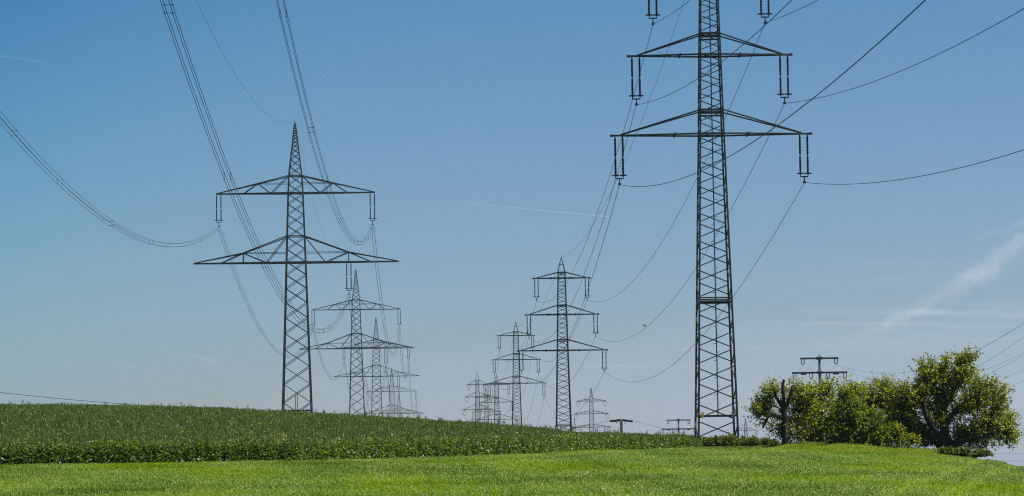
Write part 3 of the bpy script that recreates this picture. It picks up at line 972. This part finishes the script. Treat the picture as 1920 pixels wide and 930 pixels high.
def tree(name, label, cat, d, limbs, blobs, n_branch, n_twig, n_leaf, leaf, mat, group=None, twig_len=(.35, .8), up=.35, stems=None, bare=(), branch_r=.03, seed=0,
         stem_name='trunk', dead=None, mats=None):
    """limbs: [(points (px,py,depth offset), r0, r1)], blobs: [(px,py,rx px,ry px,depth offset,depth radius m,weight)]."""
    r = np.random.default_rng(seed)
    base = at(limbs[0][0][0][0], limbs[0][0][0][1], d)
    root = thing(name, label, cat, base, 0, group)
    tr = MB(); skel = []
    for pts, r0, r1 in limbs:
        P = np.array([at(p[0], p[1], d + p[2]) for p in pts]) - base
        if pts[0][1] > 830: P[0, 2] -= .3           # rooted in the ground
        S = spline(P, max(6, len(pts) * 5))
        wob = r.normal(0, min(r0 * .16, .03), S.shape); wob[0] = 0; S = S + wob
        rad = np.linspace(1, 0, len(S)) ** .8 * (r0 - r1) + r1
        rad = rad * (1 + r.normal(0, .07, len(S)))
        tr.tube([tuple(p) for p in S], list(rad), 8); skel.append(np.c_[S, rad])
    sk = np.vstack(skel)
    w = np.array([b[6] for b in blobs], float); w /= w.sum()
    C = np.array([at(b[0], b[1], d + b[4]) for b in blobs]) - base
    RX = np.array([(b[2] * d / F, b[5], b[3] * d / F) for b in blobs])
    bp = []
    cen = (C * w[:, None]).sum(0)
    for i in range(n_branch):
        k = r.choice(len(blobs), p=w); v = r.normal(0, 1, 3); v /= np.linalg.norm(v)
        e = C[k] + v * RX[k] * r.uniform(.05, 1) ** .42
        if e[2] < .12: e[2] = .12 + abs(e[2]) * .3
        dist = np.linalg.norm(sk[:, :3] - e, axis=1) + np.maximum(0, sk[:, 2] - e[2]) * .6
        j = np.argmin(dist * r.uniform(.85, 1.3, len(sk))); s = sk[j, :3]
        mid = (s + e) / 2 + np.array((0, 0, .12 * np.linalg.norm(e - s))) + r.normal(0, .08, 3) * np.linalg.norm(e - s)
        B = spline([s, mid, e], 7)
        tr.tube([tuple(p) for p in B], list(np.linspace(min(branch_r, sk[j, 3]), .009, 7)), 5)
        bp.append(B)
    bp = np.array(bp)
    # twigs with leaves along them
    nt = n_branch * n_twig
    bi = np.repeat(np.arange(n_branch), n_twig); tt = r.uniform(.45, 1, nt) * 5.999
    k = tt.astype(int); u = (tt - k)[:, None]
    S = bp[bi, k] * (1 - u) + bp[bi, k + 1] * u
    out = S - cen; out /= np.linalg.norm(out, axis=1, keepdims=True) + 1e-6
    D = out * .45 + r.normal(0, .6, (nt, 3)) + np.array((0, 0, up)); D /= np.linalg.norm(D, axis=1, keepdims=True)
    TL = r.uniform(*twig_len, nt) * np.where(r.uniform(0, 1, nt) < .06, 1.5, 1)
    tips = S + D * TL[:, None]; tips[:, 2] = np.maximum(tips[:, 2], .05)
    for a, b in zip(S, tips): tr.bar(tuple(a), tuple(b), .014, .007, 3)
    for (p0, p1) in bare:                        # bare shoots standing out of the crown
        a = at(p0[0], p0[1], d) - base; b = at(p1[0], p1[1], d) - base; tr.bar(tuple(a), tuple(b), .03, .012, 4)
    tk = tr.build(stem_name, M['bark'], root, True)
    if dead:
        P = spline(np.array([at(p[0], p[1], d + p[2]) for p in dead[0]]) - base, 8)
        MB().tube([tuple(p) for p in P], list(np.linspace(dead[1], dead[2], 8)), 7).build('dead_limb', M['deadwood'], tk, True)
    nl = nt * n_leaf
    ti = np.repeat(np.arange(nt), n_leaf); f = r.uniform(.05, 1.02, nl)[:, None]
    p = S[ti] + (tips[ti] - S[ti]) * f
    az = r.uniform(0, 6.283, nl); el = r.normal(-.45, .5, nl)
    dv = np.stack([np.cos(az) * np.cos(el), np.sin(az) * np.cos(el), np.sin(el)], 1) + D[ti] * .35
    nr = np.stack([r.normal(0, 1, nl), r.normal(0, 1, nl), np.abs(r.normal(.5, .5, nl))], 1)
    ln = r.uniform(.7, 1.25, nl) * leaf; V, Q = leaf_quads(p, dv, nr, ln, ln * r.uniform(.55, .75, nl))
    tv = r.normal(0, .13, nt)
    var = np.clip(.45 + tv[ti] + r.normal(0, .24, nl), 0, 1)
    quads_obj('crown', V, Q, M[mat], np.repeat(var, 4), root)
    return root


D0 = 199
# old big tree on the right
tree('fruit_tree', 'largest old tree with a thick dark forked trunk and wide spreading crown', 'tree', D0 - 1,
     [([(1775, 848, 0), (1773, 820, 0), (1771, 785, .2), (1769, 752, .3), (1767, 715, .5), (1772, 690, .4)], .36, .05),
      ([(1776, 842, 0), (1764, 822, -.3), (1748, 800, -.5), (1735, 775, -.6), (1731, 752, -.6), (1732, 745, -.6)], .22, .13),
      ([(1731, 760, -.6), (1722, 748, -.7), (1706, 743, -.9), (1688, 745, -1.0), (1672, 752, -1)], .11, .03),
      ([(1770, 838, 0), (1748, 826, .3), (1722, 806, .5), (1702, 785, .5), (1690, 765, .4), (1672, 752, .2), (1655, 752, .1)], .17, .03),
      ([(1772, 800, 0), (1786, 775, -.4), (1806, 757, -.7), (1830, 742, -.9), (1848, 722, -1)], .16, .03),
      ([(1772, 790, 0), (1790, 778, .4), (1812, 768, .7), (1838, 764, 1)], .12, .03),
      ([(1778, 835, 0), (1800, 820, .2), (1826, 805, .3), (1848, 786, .3), (1864, 760, .4)], .17, .03),
      ([(1778, 838, 0), (1806, 828, -.4), (1840, 818, -.7), (1872, 808, -.8), (1894, 808, -.8)], .13, .02),
      ([(1771, 770, 0), (1782, 745, .2), (1796, 720, .3), (1806, 690, .3), (1808, 668, .3)], .12, .02),
      ([(1770, 755, 0), (1755, 725, .2), (1742, 700, .2), (1738, 682, .2)], .11, .02),
      ([(1772, 790, .3), (1760, 770, 1.1), (1752, 745, 1.8), (1750, 720, 2.0)], .12, .03)],
     [(1785, 765, 100, 72, 1.3, 1.5, 2.8), (1775, 702, 48, 30, .9, 1.2, 1.2), (1868, 775, 36, 48, .4, 1.2, 1.2), (1790, 745, 34, 28, .9, 1.0, .9), (1700, 780, 40, 40, .9, 1.2, 1.0), (1694, 752, 36, 24, .4, 1.2, 1.1), (1722, 738, 34, 26, .5, 1.2, 1.0), (1682, 812, 40, 26, .9, 1.0, 1.0), (1890, 824, 20, 20, .2, .7, .5), (1725, 822, 52, 20, 1.0, 1.3, .9), (1835, 834, 52, 13, .6, 1.0, .8), (1785, 822, 60, 20, 1.5, .8, .9), (1770, 735, 66, 42, 1.0, 1.6, 2.0), (1805, 705, 46, 40, .2, 1.4, 1.6), (1745, 718, 42, 34, .2, 1.4, 1.2), (1700, 765, 48, 34, .1, 1.6, 1.3),
      (1845, 758, 52, 44, 0, 1.6, 1.9), (1872, 795, 32, 34, -.1, 1.2, .9), (1800, 800, 62, 32, .6, 1.6, 1.2), (1715, 810, 48, 24, .7, 1.3, .7), (1808, 680, 16, 16, .2, .5, .25), (1737, 690, 14, 16, .2, .5, .22), (1884, 826, 20, 16, -.2, .7, .45), (1740, 790, 50, 36, .8, 1.4, 1.2), (1845, 820, 40, 18, .5, 1.0, .7), (1860, 740, 26, 26, 0, 1.0, .5)],
     760, 7, 7, .145, 'cherry', None, (.4, .95), .55, bare=[((1754, 690), (1753, 667)), ((1722, 730), (1718, 696)), ((1722, 722), (1728, 700))], branch_r=.035, seed=11,
     dead=([(1772, 800, -.36), (1783, 795, -.6), (1796, 796, -.9)], .05, .02))
# pollarded tree at the left of the group
tree('fruit_tree', 'pollarded old tree with a bare dark stubby trunk at the left of the group', 'tree', D0 - 3,
     [([(1471, 833, 0), (1471, 805, 0), (1470, 782, 0), (1468, 762, 0), (1467, 750, 0)], .21, .15),
      ([(1469, 765, 0), (1469, 745, 0), (1468, 728, 0), (1469, 712, .05)], .13, .085),
      ([(1470, 768, 0), (1478, 752, -.2), (1484, 736, -.2), (1486, 726, -.2)], .14, .085),
      ([(1468, 766, 0), (1460, 754, .1), (1454, 742, .2), (1452, 734, .2)], .11, .075),
      ([(1470, 786, 0), (1458, 780, -.2), (1447, 777, -.3), (1438, 785, -.4), (1431, 801, -.4)], .13, .07),
      ([(1482, 747, -.1), (1500, 742, .2), (1520, 740, .4), (1540, 738, .6)], .07, .03),
      ([(1470, 790, 0), (1480, 783, .3), (1492, 777, .6), (1505, 765, .8)], .08, .02),
      ([(1468, 770, 0), (1452, 762, .4), (1434, 765, .5), (1420, 772, .5)], .06, .02)],
     [(1490, 814, 34, 18, 1.8, .8, .8), (1470, 765, 50, 44, 2.0, .9, 1.2), (1452, 745, 32, 26, 1.7, .9, 1.1), (1430, 775, 24, 18, 1.1, .8, .8), (1490, 738, 32, 22, 1.9, .9, 1.1), (1515, 770, 34, 34, 1.2, 1.0, 1.2), (1455, 800, 26, 20, .9, .7, .45), (1500, 805, 30, 22, 1.3, .7, .7)],
     170, 7, 7, .145, 'cherry', None, (.35, .85), .4, seed=12, dead=([(1474, 784, -.1), (1484, 780, -.3), (1496, 775, -.4)], .06, .035))
# spreading tree behind
tree('fruit_tree', 'leafy yellow-green tree in front of the concrete pole, beside the pollarded trunk', 'tree', D0 + 2,
     [([(1532, 836, 0), (1534, 810, 0), (1538, 785, 0), (1546, 760, 0), (1552, 735, 0)], .15, .03),
      ([(1534, 815, 0), (1522, 790, .3), (1514, 762, .4), (1508, 738, .4)], .10, .03),
      ([(1536, 800, 0), (1556, 780, -.3), (1578, 762, -.3), (1592, 742, -.3)], .10, .03),
      ([(1520, 838, .4), (1512, 815, .4), (1500, 795, .6)], .07, .02),
      ([(1560, 838, .6), (1562, 815, .5), (1570, 795, .5), (1590, 775, .5)], .08, .02)],
     [(1545, 822, 56, 14, .2, 1.2, 1.1), (1545, 755, 48, 36, 0, 1.6, 2), (1585, 762, 42, 38, .1, 1.5, 1.6), (1515, 770, 32, 44, .2, 1.2, 1.1), (1560, 805, 52, 26, .3, 1.5, 1.2), (1522, 815, 26, 20, .3, .8, .5), (1600, 745, 28, 22, 0, .8, .5)],
     290, 7, 7, .145, 'cherry', None, (.4, .95), .55, seed=13)
# tree between
tree('fruit_tree', 'loose tree with long upright shoots between the bright shrub and the largest tree', 'tree', D0 + 3,
     [([(1655, 838, 0), (1654, 812, 0), (1652, 785, 0), (1652, 755, 0), (1656, 728, 0)], .12, .03),
      ([(1654, 810, 0), (1640, 785, 0), (1632, 760, 0), (1625, 740, 0)], .08, .02),
      ([(1654, 800, 0), (1670, 778, 0), (1680, 755, 0), (1684, 735, 0)], .08, .02)],
     [(1652, 752, 34, 34, 0, 1.2, 1.6), (1628, 765, 24, 26, 0, 1.0, .9), (1680, 760, 26, 28, 0, 1.0, .9), (1655, 795, 40, 26, 0, 1.0, .9), (1656, 725, 16, 12, 0, .5, .3)],
     140, 8, 7, .14, 'cherry', None, (.45, 1.05), .8, seed=14)
tree('shrub', 'dense brighter green shrub in the middle of the group, deep shade below', 'shrub', D0 - 2.6,
     [([(1600, 838, 0), (1600, 812, 0), (1600, 785, 0), (1602, 762, 0)], .06, .02), ([(1596, 838, 0), (1585, 812, 0), (1574, 790, 0), (1568, 772, 0)], .05, .02),
      ([(1606, 838, 0), (1622, 812, 0), (1636, 790, 0), (1640, 775, 0)], .05, .02), ([(1590, 838, .1), (1566, 826, .1), (1552, 815, .1)], .04, .015), ([(1612, 839, .1), (1640, 828, .1), (1658, 818, .1)], .04, .015)],
     [(1598, 778, 30, 32, 0, 1.0, 1.3), (1575, 800, 30, 30, 0, .9, 1.1), (1628, 795, 30, 34, 0, .9, 1.3), (1600, 818, 52, 20, -.1, 1.0, 1.5), (1648, 815, 18, 20, 0, .7, .6), (1600, 834, 62, 8, -.4, .8, 1.0)],
     210, 8, 10, .15, 'bright', None, (.3, .65), .5, seed=15, stem_name='stem')
tree('shrub', 'low yellowish shrub at the foot of the largest tree, left side', 'shrub', D0 - 2.2,
     [([(1684, 842, 0), (1683, 828, 0), (1682, 812, 0)], .04, .015), ([(1682, 842, 0), (1670, 828, 0), (1664, 815, 0)], .03, .012), ([(1686, 842, 0), (1702, 832, 0), (1714, 824, 0)], .03, .012)],
     [(1680, 815, 24, 18, 0, .7, 1.2), (1705, 830, 24, 10, 0, .6, .7), (1664, 826, 14, 12, 0, .5, .5)],
     60, 11, 9, .105, 'cherry', None, (.2, .45), .5, seed=16, stem_name='stem')
BR = 'low dark bramble hedges'
tree('bramble_bush', 'low dark bramble around the foot of the tall near pylon', 'bush', 205.5,
     [([(1345, 839, 0), (1344, 832, 0), (1338, 828, 0)], .03, .012), ([(1360, 839, 0), (1366, 832, 0), (1372, 829, 0)], .03, .012), ([(1330, 839, 0), (1326, 834, 0), (1322, 832, 0)], .02, .01),
      ([(1385, 840, 0), (1390, 834, 0), (1396, 831, 0)], .03, .012)],
     [(1338, 833, 20, 12, -.5, 1.1, 1), (1362, 832, 24, 13, -.8, 1.1, 1.3), (1388, 833, 24, 12, -.5, 1.0, 1)], 230, 11, 9, .085, 'bramble', BR, (.12, .3), .5, seed=17, stem_name='stem')
tree('bramble_bush', 'low light-topped bramble between the tall pylon and the pollarded tree', 'bush', 203.5,
     [([(1415, 841, 0), (1414, 834, 0), (1410, 831, 0)], .03, .012), ([(1432, 841, 0), (1438, 835, 0), (1446, 833, 0)], .03, .012), ([(1402, 841, 0), (1398, 836, 0), (1394, 833, 0)], .02, .01)],
     [(1410, 833, 24, 11, 0, 1.0, 1), (1434, 834, 24, 11, 0, 1.0, 1), (1454, 837, 14, 7, 0, .8, .5)], 190, 11, 9, .085, 'bramble', BR, (.12, .3), .5, seed=18, stem_name='stem')
tree('bramble_bush', 'low dark bramble under the right side of the largest tree', 'bush', 188,
     [([(1810, 858, 0), (1808, 851, 0), (1800, 848, 0)], .03, .012), ([(1825, 859, 0), (1834, 853, 0), (1845, 851, 0)], .03, .012), ([(1790, 857, 0), (1782, 851, 0), (1774, 848, 0)], .02, .01)],
     [(1780, 848, 28, 8, 0, .9, 1), (1812, 850, 30, 9, 0, .9, 1.2), (1843, 854, 22, 7, 0, .8, .8)], 170, 11, 9, .08, 'bramble', BR, (.1, .26), .45, seed=19, stem_name='stem')


# ------------------------------------------------------------------ bird
def bird():
    p = at(1208, 611, 260)
    m = MB()
    m.tube([(-.13, 0, -.01), (-.09, 0, 0), (-.03, 0, .005), (.05, 0, .01), (.10, 0, .015), (.135, 0, .01), (.16, 0, .005)], [.012, .02, .038, .042, .028, .022, .004], 8)
    for s in (-1, 1):
        k = len(m.v)
        for q, (x0, x1, z) in enumerate(((.06, -.04, .01), (.075, -.03, .07), (.04, -.03, .10), (.0, -.02, .09))):
            y = s * (.02, .10, .19, .27)[q]
            for dz in (0, .008): m.v += [(x0, y, z + dz), (x1, y, z + dz)]
        for q in range(3):
            a = k + q * 4
            m.f += [(a, a + 1, a + 5, a + 4), (a + 2, a + 6, a + 7, a + 3), (a, a + 4, a + 6, a + 2), (a + 1, a + 3, a + 7, a + 5)]
        m.f += [(k, k + 2, k + 3, k + 1), (k + 12, k + 13, k + 15, k + 14)]
    o = m.build('bird', M['bird'], None, False)
    o.location = tuple(p); o.rotation_euler = (R(10), 0, R(25))
    tag(o, 'small dark bird flying between the slim pylons', 'bird')


bird()


# ------------------------------------------------------------------ haze
HAZE_DENSITY = .00005
if HAZE_DENSITY:
    hz = MB().box((-6500, -350, -56), (6500, 9300, 62)).build('haze', bpy.data.materials.new('haze_air'))
    hm = hz.data.materials[0]; hm.use_nodes = True; ht = hm.node_tree; ht.nodes.clear()
    ho = ht.nodes.new('ShaderNodeOutputMaterial'); hv = ht.nodes.new('ShaderNodeVolumePrincipled')
    hv.inputs['Color'].default_value = (.82, .89, 1, 1); hv.inputs['Density'].default_value = HAZE_DENSITY; hv.inputs['Anisotropy'].default_value = .3
    ht.links.new(hv.outputs[0], ho.inputs['Volume'])
    tag(hz, 'thin blue summer haze over the farmland', 'haze', None, 'stuff')
